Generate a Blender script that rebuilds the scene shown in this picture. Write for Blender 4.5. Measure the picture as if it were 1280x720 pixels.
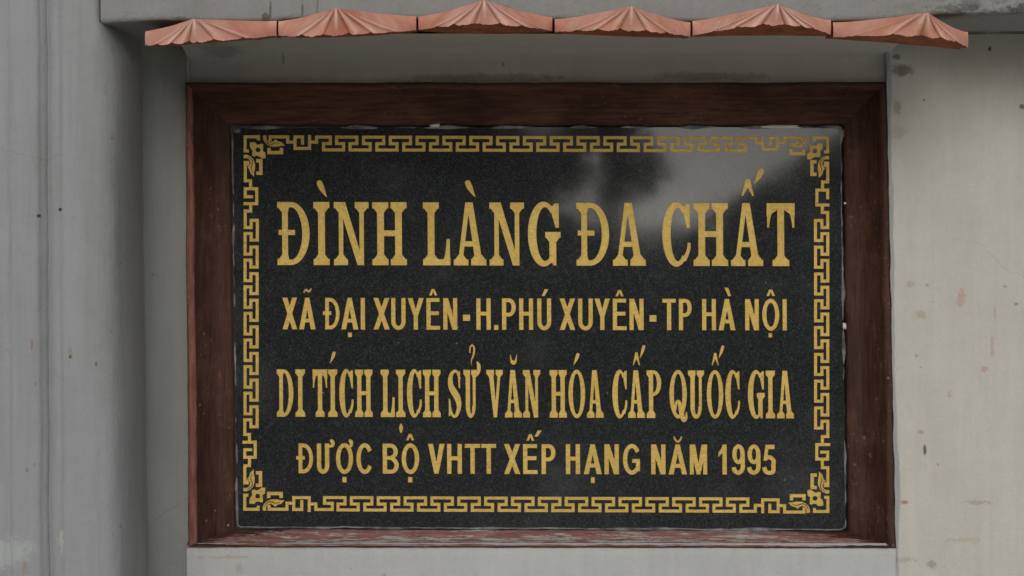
import bpy, math, random
from mathutils import Vector, noise
from mathutils.geometry import delaunay_2d_cdt
random.seed(7)
R = math.radians
scene = bpy.context.scene
for o in list(bpy.data.objects): bpy.data.objects.remove(o)

# ------------------------------------------------------------------ camera
CH = 1.55                                   # camera height above the yard
D0 = 2.4                                    # camera to stone face (plane y = 0)
HZ = 300.0                                  # eye level on the picture
cam = bpy.data.cameras.new('camera'); co = bpy.data.objects.new('camera', cam)
scene.collection.objects.link(co); scene.camera = co
cam.sensor_width = 36; cam.lens = 36 * D0 / 1.28
cam.shift_y = -(360 - HZ) / 1280.0
co.location = (0, -D0, CH); co.rotation_euler = (R(90), 0, 0)
cam.clip_end = 500; cam.clip_start = 0.05
# ------------------------------------------------------------------ world, sun, exposure
SUN_EL, SUN_AZ = R(19), R(184)              # azimuth, clockwise from +Y (behind the wall)
world = bpy.data.worlds.new('World'); scene.world = world; world.use_nodes = True
nt = world.node_tree; nt.nodes.clear()
sky = nt.nodes.new('ShaderNodeTexSky'); sky.sky_type = 'NISHITA'; sky.sun_disc = False
sky.sun_elevation = SUN_EL; sky.sun_rotation = SUN_AZ
sky.air_density = 1.0; sky.dust_density = 0.5; sky.ozone_density = 1.0
hs = nt.nodes.new('ShaderNodeHueSaturation'); hs.inputs['Saturation'].default_value = 0.15
bg = nt.nodes.new('ShaderNodeBackground'); bg.inputs['Strength']  .default_value = 0.11
wo = nt.nodes.new('ShaderNodeOutputWorld')
nt.links.new(sky.outputs[0], hs.inputs['Color']); nt.links.new(hs.outputs[0], bg.inputs[0]); nt.links.new(bg.outputs[0], wo.inputs[0])
sl = bpy.data.lights.new('sun', 'SUN'); sl.energy = 1.35; sl.angle = R(30); sl.color = (1, 0.96, 0.9)
so = bpy.data.objects.new('sun', sl); scene.collection.objects.link(so)
sd = Vector((math.sin(SUN_AZ) * math.cos(SUN_EL), math.cos(SUN_AZ) * math.cos(SUN_EL), math.sin(SUN_EL)))
so.rotation_euler = (-sd).to_track_quat('-Z', 'Y').to_euler()
scene.view_settings.view_transform = 'Standard'; scene.view_settings.look = 'None'
scene.view_settings.exposure = 0.28; scene.view_settings.gamma = 1.0
scene.render.engine = 'CYCLES'

# ------------------------------------------------------------------ helpers
COL = scene.collection
def W(px, py, y=0.0):
    "real place of what shows at px,py of the photo when it stands at depth y"
    d = D0 + y
    return Vector(((px - 640) / 2400 * d, y, CH + (HZ - py) / 2400 * d))
def mesh_obj(name, verts, faces, mat, parent=None, smooth=False, mats=None, fm=None):
    me = bpy.data.meshes.new(name); me.from_pydata([tuple(v) for v in verts], [], faces); me.update()
    for m in (mats or [mat]): me.materials.append(m)
    if fm: me.polygons.foreach_set('material_index', fm)
    if smooth: me.polygons.foreach_set('use_smooth', [True] * len(me.polygons))
    ob = bpy.data.objects.new(name, me); COL.objects.link(ob)
    if parent:
        ob.parent = parent; ob.matrix_parent_inverse = parent.matrix_world.inverted() if parent.type == 'MESH' else ident(parent)
    return ob
from mathutils import Matrix
def ident(p): return Matrix.Translation(-p.location)
def thing(name, label, cat, loc=(0, 0, 0), group=None):
    o = bpy.data.objects.new(name, None); COL.objects.link(o); o.location = loc; o.empty_display_size = .1
    o['label'] = label; o['category'] = cat
    if group: o['group'] = group
    return o
def fbm(x, y, z, s, o=3): return noise.fractal(Vector((x * s, y * s, z * s)), 1.0, 2.0, o)

# material graph helper --------------------------------------------------------
class G:
    def __init__(s, name):
        s.m = bpy.data.materials.new(name); s.m.use_nodes = True; s.t = s.m.node_tree; s.n = s.t.nodes
        s.b = s.n['Principled BSDF']; s.pos = s.n.new('ShaderNodeNewGeometry').outputs['Position']
    def link(s, a, b):
        if isinstance(a, (int, float, tuple, list)): b.default_value = a
        else: s.t.links.new(a, b)
    def math(s, op, a, b=0.0, c=None, clamp=False):
        n = s.n.new('ShaderNodeMath'); n.operation = op; n.use_clamp = clamp
        s.link(a, n.inputs[0]); s.link(b, n.inputs[1])
        if c is not None: s.link(c, n.inputs[2])
        return n.outputs[0]
    def scl(s, v, k, off=(0, 0, 0)):
        n = s.n.new('ShaderNodeMapping'); s.link(v, n.inputs[0]); n.inputs['Scale'].default_value = k; n.inputs['Location'].default_value = off
        return n.outputs[0]
    def noise(s, scale, detail=4, rough=.55, vec=None, dist=0.0):
        n = s.n.new('ShaderNodeTexNoise'); s.link(vec or s.pos, n.inputs['Vector'])
        n.inputs['Scale'].default_value = scale; n.inputs['Detail'].default_value = detail
        n.inputs['Roughness'].default_value = rough; n.inputs['Distortion'].default_value = dist
        return n.outputs[0]
    def voro(s, scale, feature='F1', vec=None):
        n = s.n.new('ShaderNodeTexVoronoi'); n.feature = feature; s.link(vec or s.pos, n.inputs['Vector']); n.inputs['Scale'].default_value = scale
        return n.outputs[0], (n.outputs[1] if feature == 'F1' else None)
    def ramp(s, v, a, b, lo=0.0, hi=1.0):
        n = s.n.new('ShaderNodeMapRange'); n.interpolation_type = 'SMOOTHSTEP'; s.link(v, n.inputs[0])
        for i, q in enumerate((a, b, lo, hi)): n.inputs[i + 1].default_value = q
        return n.outputs[0]
    def mix(s, f, a, b):
        n = s.n.new('ShaderNodeMix'); n.data_type = 'RGBA'; s.link(f, n.inputs[0])
        for v, i in ((a, 6), (b, 7)):
            if isinstance(v, (tuple, list)): n.inputs[i].default_value = (*v[:3], 1)
            else: s.t.links.new(v, n.inputs[i])
        return n.outputs[2]
    def warp(s, k, sc):
        n = s.n.new('ShaderNodeTexNoise'); s.t.links.new(s.pos, n.inputs['Vector']); n.inputs['Scale'].default_value = sc; n.inputs['Detail'].default_value = 4
        a = s.n.new('ShaderNodeVectorMath'); a.operation = 'MULTIPLY_ADD'; s.t.links.new(n.outputs[1], a.inputs[0]); a.inputs[1].default_value = (k, k, k); s.t.links.new(s.pos, a.inputs[2])
        return a.outputs[0]
    def xyz(s):
        n = s.n.new('ShaderNodeSeparateXYZ'); s.t.links.new(s.pos, n.inputs[0]); return n.outputs
    def bump(s, h, strength, dist=.001, prev=None):
        n = s.n.new('ShaderNodeBump'); n.inputs['Strength'].default_value = strength; n.inputs['Distance'].default_value = dist
        s.link(h, n.inputs['Height'])
        if prev: s.t.links.new(prev, n.inputs['Normal'])
        return n.outputs[0]
    def blob(s, p, rx, rz, wob, nz, soft=.35):
        "mask of one stain of its own shape round the point p"
        x, y, z = s.xyz()
        a = s.math('DIVIDE', s.math('SUBTRACT', x, p.x), rx); b = s.math('DIVIDE', s.math('SUBTRACT', z, p.z), rz)
        d = s.math('SQRT', s.math('ADD', s.math('MULTIPLY', a, a), s.math('MULTIPLY', b, b)))
        d = s.math('ADD', d, s.math('MULTIPLY', s.math('SUBTRACT', nz, .5), wob))
        return s.ramp(d, 1.0, 1.0 - soft)
    def out(s, col, rough=.8, spec=.3, nrm=None, metal=0.0):
        s.link(col if not isinstance(col, tuple) else (*col, 1), s.b.inputs['Base Color']); s.link(rough, s.b.inputs['Roughness'])
        s.b.inputs['Specular IOR Level'].default_value = spec; s.b.inputs['Metallic'].default_value = metal
        if nrm: s.t.links.new(nrm, s.b.inputs['Normal'])
        return s.m

def plaster(name, c1, c2, dirt=(.12, .11, .09), grain=1.0, streak=0.5, marks=(), edge=None):
    g = G(name)
    n1 = g.noise(3.0, 5, .6); n2 = g.noise(1.0, 4, .6, g.scl(g.pos, (22, 22, 1.6))); n3 = g.noise(60, 4, .6)
    f = g.math('ADD', g.math('MULTIPLY', n1, .6), g.math('MULTIPLY', n2, streak), clamp=True)
    col = g.mix(g.ramp(f, .3, .8), c1, c2)
    if edge: col = edge(g, col, n3)
    blot = g.ramp(g.noise(9, 6, .7), .62, .8, 0, .30); col = g.mix(blot, col, dirt)
    sp, _ = g.voro(42); spn = g.noise(13, 2)
    speck = g.math('MULTIPLY', g.ramp(sp, .10, .05), g.ramp(spn, .60, .70)); col = g.mix(g.math('MULTIPLY', speck, .55), col, dirt)
    pits = speck
    nfine = g.noise(340, 5, .7); nmid = g.noise(110, 5, .7); wobn = g.math('ADD', g.math('MULTIPLY', nmid, .6), g.math('MULTIPLY', nfine, .4))
    for (px, py, y, rx, rz, wob, c, st) in marks:
        m = g.blob(W(px, py, y), rx * 1.1 / 1000, rz * 1.1 / 1000, wob * 1.7, wobn, .55 if rx * rz > 14 else .35)
        col = g.mix(g.math('MULTIPLY', m, st), col, c); pits = g.math('MAXIMUM', pits, g.math('MULTIPLY', m, .25))
    col = g.mix(g.ramp(g.noise(1.0, 5, .7, g.scl(g.pos, (120, 120, 5))), .35, .75, 0, .22), col, tuple(q * .78 for q in c1))
    col = g.mix(g.ramp(g.noise(30, 5, .75), .35, .8, 0, .25), col, tuple(min(1, q * 1.18) for q in c2))
    ce, _ = g.voro(4.5, 'DISTANCE_TO_EDGE', g.warp(.05, 14)); crk = g.math('MULTIPLY', g.ramp(ce, .006, .002), g.ramp(g.noise(3.5, 3), .56, .66)); col = g.mix(g.math('MULTIPLY', crk, .2), col, dirt)
    col = g.mix(g.ramp(g.noise(260, 3, .7), .3, .75, 0, .07), col, (c1[0] * .62, c1[1] * .62, c1[2] * .6))
    br = g.noise(1.0, 5, .6, g.scl(g.pos, (150, 150, 18)))                                  # brush strokes
    h = g.math('ADD', g.math('MULTIPLY', br, .5), g.math('ADD', g.math('ADD', g.math('MULTIPLY', g.noise(25, 5, .6), 1.6), g.math('MULTIPLY', g.ramp(g.noise(75, 4, .7), .55, .8), .45)), g.math('MULTIPLY', g.noise(220, 3, .6), .35)))
    h = g.math('SUBTRACT', h, g.math('MULTIPLY', pits, .9))
    return g.out(col, .86, .25, g.bump(h, .55 * grain, .003))

# marks: px, py, depth, radius x, radius z (mm), wobble, colour, strength
DK = (.03, .028, .022); OR = (.42, .20, .13); BR = (.155, .135, .11); GO = (.25, .20, .13)
def right_edge(g, col, n3):
    x, y, z = g.xyz()
    # the cream coat stops short of the grey jamb in a hand-cut wavy line
    line = g.math('ADD', g.math('MULTIPLY', g.math('SUBTRACT', z, CH), -.0165), .4662)
    w = g.math('MULTIPLY', g.math('SUBTRACT', g.noise(1.0, 3, .6, g.scl(g.pos, (1, 1, 7))), .5), .017)
    w = g.math('ADD', w, g.math('MULTIPLY', g.math('SUBTRACT', n3, .5), .004))
    m = g.ramp(g.math('SUBTRACT', x, g.math('ADD', line, w)), .0012, -.0008)
    return g.mix(m, col, (.27, .285, .285))
RM = [(1121, 71, -.05, 6, 4, 1.2, BR, 1), (1128, 88, -.05, 15, 9, 1.6, BR, 1), (1122, 134, -.05, 5, 9, 2, GO, .6), (1124, 166, -.05, 9, 10, 2.5, GO, .35),
      (1156, 562, -.05, 2.6, 7.5, .6, (.09, .08, .055), 1), (1237, 61, -.05, 2.4, 3.5, 1.2, DK, 1), (1155, 125, -.05, 1.6, 1.6, .8, DK, .7), (1278, 133, -.05, 4, 3, 1.2, DK, .8),
      (1202, 372, -.05, 5, 12, 2.5, OR, .5), (1240, 432, -.05, 2.6, 12, 2.5, OR, .45), (1229, 462, -.05, 4, 5, 2, OR, .5), (1186, 494, -.05, 3, 6, 2.5, OR, .45), (1243, 391, -.05, 2, 8, 2.2, OR, .4),
      (1131, 628, -.05, 4, 2.4, 1.8, (.40, .08, .05), .8), (1150, 540, -.05, 3.5, 2, 2, (.42, .12, .09), .55), (1172, 581, -.05, 2, 2, 2, (.42, .12, .09), .5),
      (1221, 628, -.05, 16, 3, 3.2, GO, .4), (1205, 676, -.05, 25, 3, 3.5, (.42, .38, .27), .6), (1166, 706, -.05, 6, 6, 3, BR, .5), (1152, 394, -.05, 7, 6, 2.6, (.33, .28, .17), .6), (1137, 355, -.05, 6, 4, 2.5, GO, .4),
      (1256, 358, -.05, 3, 2, 1.5, GO, .6), (1270, 380, -.05, 3, 2, 1.5, BR, .6), (1130, 700, -.05, 14, 4, 2.5, GO, .35)]
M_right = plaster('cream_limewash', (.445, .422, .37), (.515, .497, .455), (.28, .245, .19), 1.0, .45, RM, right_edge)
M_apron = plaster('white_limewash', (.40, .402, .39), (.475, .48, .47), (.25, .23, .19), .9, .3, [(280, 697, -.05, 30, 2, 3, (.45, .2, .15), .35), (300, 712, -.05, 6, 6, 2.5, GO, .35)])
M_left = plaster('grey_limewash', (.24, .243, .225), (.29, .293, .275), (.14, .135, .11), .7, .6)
LM = [(76, 262, -.285, 2, 2, .4, (.02, .02, .02), 1), (51, 270, -.285, 2.2, 2.2, .5, (.03, .03, .02), 1), (88, 441, -.285, 2.6, 7, .8, (.25, .22, .12), .8),
      (88, 446, -.285, 1.6, 2, .6, DK, .8), (39, 430, -.3, 1.5, 6, 1.6, (.3, .12, .09), .8), (33, 588, -.3, 1.8, 3, 1, (.3, .12, .09), .8), (42, 582, -.3, 1.2, 3, 1, (.3, .12, .09), .7), (43, 480, -.3, 1.2, 2, 1, (.3, .12, .09), .7),
      (78, 675, -.285, 1.6, 18, 4, (.45, .45, .4), .7), (30, 708, -.3, 2, 8, 2, (.3, .14, .1), .6), (120, 455, -.285, 1.2, 3, 1, DK, .7), (137, 172, -.285, 1.2, 1.5, 1, DK, .7), (130, 110, -.285, 2.5, 9, 2, (.22, .22, .2), .6),
      (125, 25, -.285, 1.6, 2, .7, DK, .9), (12, 690, -.3, 30, 18, 2, (.45, .47, .47), .5), (152, 198, -.285, 18, 60, 1.4, (.22, .22, .21), .35)]
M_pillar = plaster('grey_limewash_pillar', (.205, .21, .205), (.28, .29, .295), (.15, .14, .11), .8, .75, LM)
PF_ = -.285
def mould(g, col, n3):
    x, y, z = g.xyz()
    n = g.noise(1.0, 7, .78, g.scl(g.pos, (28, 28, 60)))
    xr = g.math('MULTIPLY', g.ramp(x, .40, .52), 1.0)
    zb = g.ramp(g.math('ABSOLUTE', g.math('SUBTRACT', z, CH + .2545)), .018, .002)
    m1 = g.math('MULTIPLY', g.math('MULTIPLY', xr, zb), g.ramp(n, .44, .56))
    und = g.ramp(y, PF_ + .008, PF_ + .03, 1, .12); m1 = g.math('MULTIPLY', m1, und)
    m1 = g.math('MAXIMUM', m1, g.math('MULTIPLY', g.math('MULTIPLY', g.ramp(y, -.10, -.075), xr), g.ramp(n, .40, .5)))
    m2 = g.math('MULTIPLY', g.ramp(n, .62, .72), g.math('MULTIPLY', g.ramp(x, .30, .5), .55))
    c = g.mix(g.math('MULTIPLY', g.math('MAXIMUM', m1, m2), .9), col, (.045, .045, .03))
    e, _ = g.voro(11, 'DISTANCE_TO_EDGE', g.mix(.06, g.pos, g.n[-1].outputs[0] if False else g.pos))
    cr = g.math('MULTIPLY', g.ramp(e, .014, .004), g.ramp(g.noise(6, 3), .52, .6))
    return g.mix(g.math('MULTIPLY', cr, .8), c, (.13, .12, .09))
M_beam = plaster('beam_limewash', (.225, .226, .217), (.28, .282, .275), (.12, .11, .085), 1.1, .3,
                 [(332, 22, -.285, 5, 6, 1.6, (.1, .09, .06), .9), (338, 12, -.285, 1.6, 10, 1.4, DK, .7), (378, 12, -.285, 1.4, 8, 1.4, DK, .6), (225, 24, -.285, 9, 3, 2, (.13, .12, .07), .8)], mould)
M_fascia = plaster('stained_grey_render', (.47, .45, .405), (.53, .51, .46), (.18, .165, .13), .8, .0,
                   [(605, 98, -.03, 110, 6, 1.6, (.12, .115, .07), .5), (280, 66, -.03, 25, 8, 1.6, (.16, .15, .13), .5), (355, 74, -.03, 2, 8, .8, (.16, .14, .1), .7), (629, 81, -.03, 2, 3, .8, (.12, .1, .08), .8),
                    (890, 96, -.03, 90, 6, 1.8, (.12, .115, .08), .45), (1090, 52, -.03, 10, 3, 2, DK, .7)])

def paint(name, along, worn, dark=(.040, .0155, .011), mid=(.080, .034, .023), under=(.33, .135, .105), whit=(.50, .49, .46), chips=.0):
    g = G(name)
    k = (26, 130, 230) if along == 'x' else (230, 130, 24)
    n1 = g.noise(1.0, 6, .65, g.scl(g.pos, k)); n2 = g.noise(7, 4, .6); n3 = g.noise(1.0, 7, .75, g.scl(g.pos, tuple(q * 1.7 for q in k), (3, 1, 7)))
    col = g.mix(g.ramp(g.math('ADD', g.math('MULTIPLY', n1, .6), g.math('MULTIPLY', n2, .5)), .42, .72), dark, mid)
    at = g.n.new('ShaderNodeAttribute'); at.attribute_name = 'wear'; wv = at.outputs['Fac']
    th = g.math('ADD', g.math('MULTIPLY', n3, .62), g.math('MULTIPLY', n2, .25))
    th = g.math('ADD', th, g.math('MULTIPLY', wv, .55))
    m = g.ramp(th, .80 - worn, .86 - worn)
    n5 = g.noise(1.0, 5, .7, g.scl(g.pos, tuple(q * 1.2 for q in k), (13, 5, 2)))
    col = g.mix(g.math('MULTIPLY', m, .85), col, g.mix(g.ramp(n5, .35, .65), under, tuple(q * .55 for q in under)))
    n4 = g.noise(1.0, 6, .75, g.scl(g.pos, k, (8, 2, 5)))
    m2 = g.math('MULTIPLY', m, g.ramp(g.math('ADD', n4, g.math('MULTIPLY', wv, .1)), .66 - chips, .69 - chips))
    col = g.mix(m2, col, whit)
    mo = g.ramp(g.noise(22, 6, .75), .50, .72, 0, .38); col = g.mix(mo, col, (.15, .072, .052))
    sc_, _ = g.voro(110); ms = g.math('MULTIPLY', g.ramp(g.noise(170, 4, .7), .60, .68), g.ramp(g.noise(11, 4), .48, .6)); col = g.mix(g.math('MULTIPLY', ms, .45), col, (.30, .22, .18))
    sp, _ = g.voro(75); q = g.math('MULTIPLY', g.ramp(sp, .13, .07), g.ramp(g.noise(8, 3), .56, .66))
    col = g.mix(g.math('MULTIPLY', q, .8), col, (.42, .38, .30))
    h = g.math('ADD', g.math('MULTIPLY', n1, 1.0), g.math('ADD', g.math('MULTIPLY', g.noise(30, 4), 1.2), g.math('MULTIPLY', m, -.5)))
    return g.out(col, g.ramp(m, 0, 1, .62, .88), .22, g.bump(h, .6, .0025))
M_fr_top = paint('brown_gloss_paint_top', 'x', .17, mid=(.12, .052, .034), under=(.19, .082, .05))
M_fr_left = paint('brown_paint_left', 'z', .13, under=(.30, .125, .10), chips=-.2); M_fr_right = paint('brown_paint_right', 'z', .10, under=(.17, .065, .045))
M_fr_bot = paint('flaking_brown_paint', 'x', .42, under=(.42, .205, .175), whit=(.44, .43, .41), chips=.11)

def granite():
    g = G('polished_black_granite')
    v1, c1 = g.voro(850); v2, c2 = g.voro(480)
    sx = g.n.new('ShaderNodeSeparateColor'); g.t.links.new(c1, sx.inputs[0])
    sy = g.n.new('ShaderNodeSeparateColor'); g.t.links.new(c2, sy.inputs[0])
    a = g.ramp(sx.outputs[0], .45, 1.0, 0, .75); b = g.ramp(sy.outputs[0], .80, 1.0, 0, .7)
    col = g.mix(g.math('MULTIPLY', a, g.noise(500, 2)), (.0145, .0165, .0165), (.075, .080, .080))
    col = g.mix(g.math('MULTIPLY', b, .22), col, (.12, .125, .125))
    d = g.ramp(g.noise(7, 5, .65), .50, .75, 0, .055); col = g.mix(d, col, (.35, .36, .36))
    s, _ = g.voro(60); col = g.mix(g.math('MULTIPLY', g.ramp(s, .07, .04), g.ramp(g.noise(21, 2), .55, .6, 0, .35)), col, (.4, .4, .4))
    r = g.math('ADD', g.ramp(g.noise(12, 5, .7), .3, .8, .03, .075), g.math('MULTIPLY', sx.outputs[1], .012))
    m = g.out(col, r, .38, g.bump(g.noise(9, 2), .03, .002)); g.b.inputs['IOR'].default_value = 1.55
    return m
M_gran = granite()
def gold():
    g = G('gold_paint')
    n = g.noise(300, 3, .6); n2 = g.noise(16, 4, .6); big = g.noise(3, 2)
    col = g.mix(g.ramp(n2, .3, .75), (.57, .395, .10), (.66, .475, .14)); col = g.mix(g.ramp(n, .45, .8, 0, .35), col, (.42, .26, .06))
    col = g.mix(g.ramp(g.noise(70, 4, .7), .64, .74, 0, .4), col, (.30, .20, .07))
    h = g.math('ADD', n, g.noise(120, 3))
    return g.out(col, g.ramp(n, .3, .7, .5, .72), .25, g.bump(h, .9, .0018), .25)
M_gold = gold()
def simple(name, c1, c2, scale, rough=.8, bs=.5, bd=.002, spec=.3):
    g = G(name); n = g.noise(scale, 5, .65)
    return g.out(g.mix(g.ramp(n, .3, .7), c1, c2), rough, spec, g.bump(g.noise(scale * 3, 4), bs, bd))
M_mortar = simple('cement_grout', (.05, .05, .05), (.24, .245, .24), 38)
M_putty = simple('white_putty', (.50, .49, .44), (.60, .58, .52), 90)
def clay(name, k):
    g = G(name)
    n1 = g.noise(14, 5, .65); n2 = g.noise(55, 5, .7); n3 = g.noise(240, 3, .6)
    col = g.mix(g.ramp(n1, .3, .7), (.56 * k, .215 * k, .135 * k), (.70, .40, .32))
    col = g.mix(g.ramp(n2, .5, .75, 0, .45), col, (.72, .50, .43))
    col = g.mix(g.ramp(n3, .55, .8, 0, .3), col, (.36, .13, .07))
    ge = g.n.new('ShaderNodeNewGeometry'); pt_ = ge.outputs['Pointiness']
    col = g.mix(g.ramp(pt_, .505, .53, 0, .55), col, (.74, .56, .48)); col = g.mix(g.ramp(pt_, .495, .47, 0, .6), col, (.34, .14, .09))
    oi = g.n.new('ShaderNodeObjectInfo'); col = g.mix(g.math('MULTIPLY', oi.outputs['Random'], .30), col, (.55, .24, .15))
    s, _ = g.voro(130); col = g.mix(g.math('MULTIPLY', g.ramp(s, .10, .05), g.ramp(g.noise(30, 2), .58, .64, 0, .7)), col, (.07, .06, .05))
    return g.out(col, .8, .25, g.bump(g.math('ADD', n2, g.math('MULTIPLY', n3, .5)), .45, .0016))
M_clay = [clay('dusty_clay', 1.0), clay('orange_clay', .97)]
def rawclay():
    g = G('raw_clay'); n = g.noise(38, 6, .75)
    col = g.mix(g.ramp(n, .35, .65), (.20, .062, .028), (.38, .13, .058)); col = g.mix(g.ramp(g.noise(90, 4, .7), .58, .68, 0, .8), col, (.05, .035, .025))
    return g.out(col, .9, .2, g.bump(n, .9, .003))
M_raw = rawclay()

# ------------------------------------------------------------------ sheets of masonry
def sheet(name, fn, nu, nv, mat, parent, amp=.0, smooth=True, sc=9.0, axis=1):
    vs, fs = [], []
    for j in range(nv + 1):
        for i in range(nu + 1):
            v = Vector(fn(i / nu, j / nv))
            if amp: v[axis] += amp * fbm(v.x, v.y + axis * 3, v.z, sc)
            vs.append(v)
    for j in range(nv):
        for i in range(nu):
            a = j * (nu + 1) + i; fs.append((a, a + 1, a + nu + 2, a + nu + 1))
    return mesh_obj(name, vs, fs, mat, parent, smooth)
def lerp(a, b, t): return a + (b - a) * t
def pl(pts, t):
    "point on a polyline given as (t, value...)"
    for a, b in zip(pts, pts[1:]):
        if t <= b[0] or b is pts[-1]:
            f = 0 if b[0] == a[0] else (t - a[0]) / (b[0] - a[0])
            return [lerp(p, q, f) for p, q in zip(a[1:], b[1:])]

wall = thing('plastered_wall', 'limewashed masonry wall with ribbed grey pillar at left, heavy beam on top and cream render at right', 'wall', (0, 0, 0))
BW, PF = -.05, -.285                       # back wall face, pillar and beam face
PYB = 720 + 420                            # masonry carries on below the picture
def ztop(y): return W(0, 0, y).z
Z0, ZB = .0, None
def drift(px, py, k=.0125): return px + (py - 300) * k
def vsheet(name, xs, y, py0, py1, mat, nu, nv, k=.0, amp=.0012, z0=None):
    def fn(u, v):
        py = lerp(py1, py0, v); return W(drift(lerp(xs[0], xs[1], u), py, k), py, y)
    return sheet(name, fn, nu, nv, mat, wall, amp)
# pillar in plan: list of (px, depth) along its ribs, round the corner, back to the wall
plan = [(-260, -.30), (-60, -.30), (12, -.2955), (13, -.297), (44, -.2962), (48.5, -.2945), (52, -.291), (56, -.2885), (59, -.286), (61, -.283), (64, -.286), (68, -.288), (74, -.2888), (79, -.2862), (84, -.285), (100, -.285), (118, -.2848), (126, -.2825), (131, -.276), (136, -.262), (140, -.245), (147, -.21), (180, -.05 - .001)]
planB = [(-260, -.30), (-60, -.30), (12, -.2955), (13, -.297), (44, -.2962), (48.5, -.2945), (52, -.291), (56, -.2885), (59, -.286), (61, -.283), (64, -.286), (68, -.288), (74, -.2888), (79, -.2862), (84, -.286), (104, -.2855), (120, -.2835), (132, -.279), (142, -.271), (152, -.255), (163, -.225), (172, -.17), (180, -.05 - .001)]
def plan_side(px, y):  # side face runs straight back from the corner
    return px
def make_pillar():
    vs, fs = [], []; nv = 150; P = []
    for a, b, c, d in zip(plan, plan[1:], planB, planB[1:]):
        n = max(2, int(abs(b[0] - a[0]) / 5))
        for i in range(n): P.append((lerp(a[0], b[0], i / n), lerp(a[1], b[1], i / n), lerp(c[0], d[0], i / n), lerp(c[1], d[1], i / n)))
    P.append((*plan[-1], *planB[-1]))
    for j in range(nv + 1):
        py = lerp(PYB, -120, j / nv)
        for (pa, ya, pb_, yb_) in P:
            q_ = min(1, max(0, (py - 26) / 50)); px, y = lerp(pa, pb_, q_), lerp(ya, yb_, q_)
            v = W(drift(px, py, .004 if px < 100 else .010), py, y)
            v.x += .0016 * fbm(v.x * 0, y, v.z, 7) + .0006 * fbm(v.x, 3, v.z, 40); v.y += .0016 * fbm(v.x, 1, v.z, 10)
            vs.append(v)
    n = len(P)
    for j in range(nv):
        for i in range(n - 1):
            a = j * n + i; fs.append((a, a + 1, a + n + 1, a + n))
    return mesh_obj('pillar', vs, fs, M_pillar, wall, True)
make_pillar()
# grey wall between pillar and plaque panel (set back a little from the panel)
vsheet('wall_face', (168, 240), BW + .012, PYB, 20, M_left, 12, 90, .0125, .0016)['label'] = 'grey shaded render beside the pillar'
def rw_x(py): return 1108.5 + (py - 105) * .0195 + 1.2 * fbm(2, 0, py / 1000, 30)
# white apron below the frame, with a hand-floated edge
def apron(u, v):
    py = lerp(PYB, 679, v); x0 = 233.5 + (py - 682) * .002 + 1.1 * fbm(0, 0, py / 1000, 60)
    y = BW
    px = lerp(x0, rw_x(py) - .3, u)
    if v > .985: y += .010
    return W(px, py, y)
sheet('apron', apron, 120, 60, M_apron, wall, .0012)
def apr_edge(u, v):
    py = lerp(PYB, 679, v); x0 = 233.5 + (py - 682) * .002 + 1.1 * fbm(0, 0, py / 1000, 60)
    p = W(x0, py, BW); p.y += .014 * (1 - u); return p
sheet('apron_edge', apr_edge, 2, 60, M_apron, wall)
# cream wall right of the plaque, with its return into the niche
def rwall(u, v):
    py = lerp(PYB, 10, v); return W(lerp(rw_x(py), 1800, u ** 1.6), py, BW)
sheet('wall_face', rwall, 70, 170, M_right, wall, .0016, sc=11)['label'] = 'cream render with flaked spots right of the frame'
def rjamb(u, v):
    py = lerp(700, 20, v); p = W(rw_x(py), py, BW); p.y += .055 * (1 - u); return p
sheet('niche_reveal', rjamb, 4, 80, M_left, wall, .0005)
# fascia strip between beam and frame
def fas(u, v):
    px = lerp(234, 1112, u)
    if v < .6: return W(px, lerp(118, 76, v / .6), -.034)
    p = W(px, 76, -.034); top = CH + .2385
    if v > .85: return Vector((p.x, lerp(-.134, -.246, (v - .85) / .15), lerp(top, CH + .2315, (v - .85) / .15)))
    t = (v - .6) / .25; a = t * math.pi / 2
    return Vector((p.x, -.034 - .10 * (1 - math.cos(a)), lerp(p.z, top, math.sin(a))))
sheet('fascia', fas, 90, 30, M_fascia, wall, .0015)
def fl(u, v):
    py = lerp(106, 30, v); a = W(234.5 + 1.2 * fbm(1, 1, py / 1000, 40), py, BW + .012); a.y = lerp(BW + .012, -.026 - .012, 0) + (0); a.x += lerp(0, .0022, u); a.y = lerp(-.0385, -.0375, u); a.z = a.z
    return a
sheet('plaster_ridge', fl, 1, 20, M_apron, wall, .0003)
# beam: front face, rounded arris, underside
def beam_bot(px): return pl([(0, 28.5), (130, 28.5), (200, 25), (260, 27), (340, 27), (360, 24), (640, 23.5), (860, 27), (1030, 27), (1110, 25), (1175, 18), (1280, 15.5), (1800, 12)], px)[0]
def beam(u, v):
    px = lerp(126, 1800, u); zb = W(px, beam_bot(px), PF).z; x = W(px, 0, PF).x
    if v < .35:                                             # underside from the wall out
        t = v / .35; return (x, lerp(BW + .03, PF + .006, t), zb + .001 * (1 - t))
    if v < .5:
        t = (v - .35) / .15; a = t * math.pi / 2; return (x, PF + .006 - .006 * math.sin(a), zb + .006 * (1 - math.cos(a)))
    t = (v - .5) / .5; return (x, PF, zb + .006 + .16 * t)
sheet('beam', beam, 160, 40, M_beam, wall, .0018, sc=14)
# left end of the beam meets the pillar above the side face
# lean cap closing the masonry above, behind and beside
def topcap(u, v): return (lerp(-.95, 1.15, u), lerp(PF - .02, .25, v), W(0, -118, PF).z)
sheet('wall_top', topcap, 2, 2, M_beam, wall)
def body(u, v): return (lerp(-.95, 1.15, u), .12, lerp(0, W(0, -118, PF).z, v))
sheet('wall_core', body, 2, 2, M_left, wall)
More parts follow.
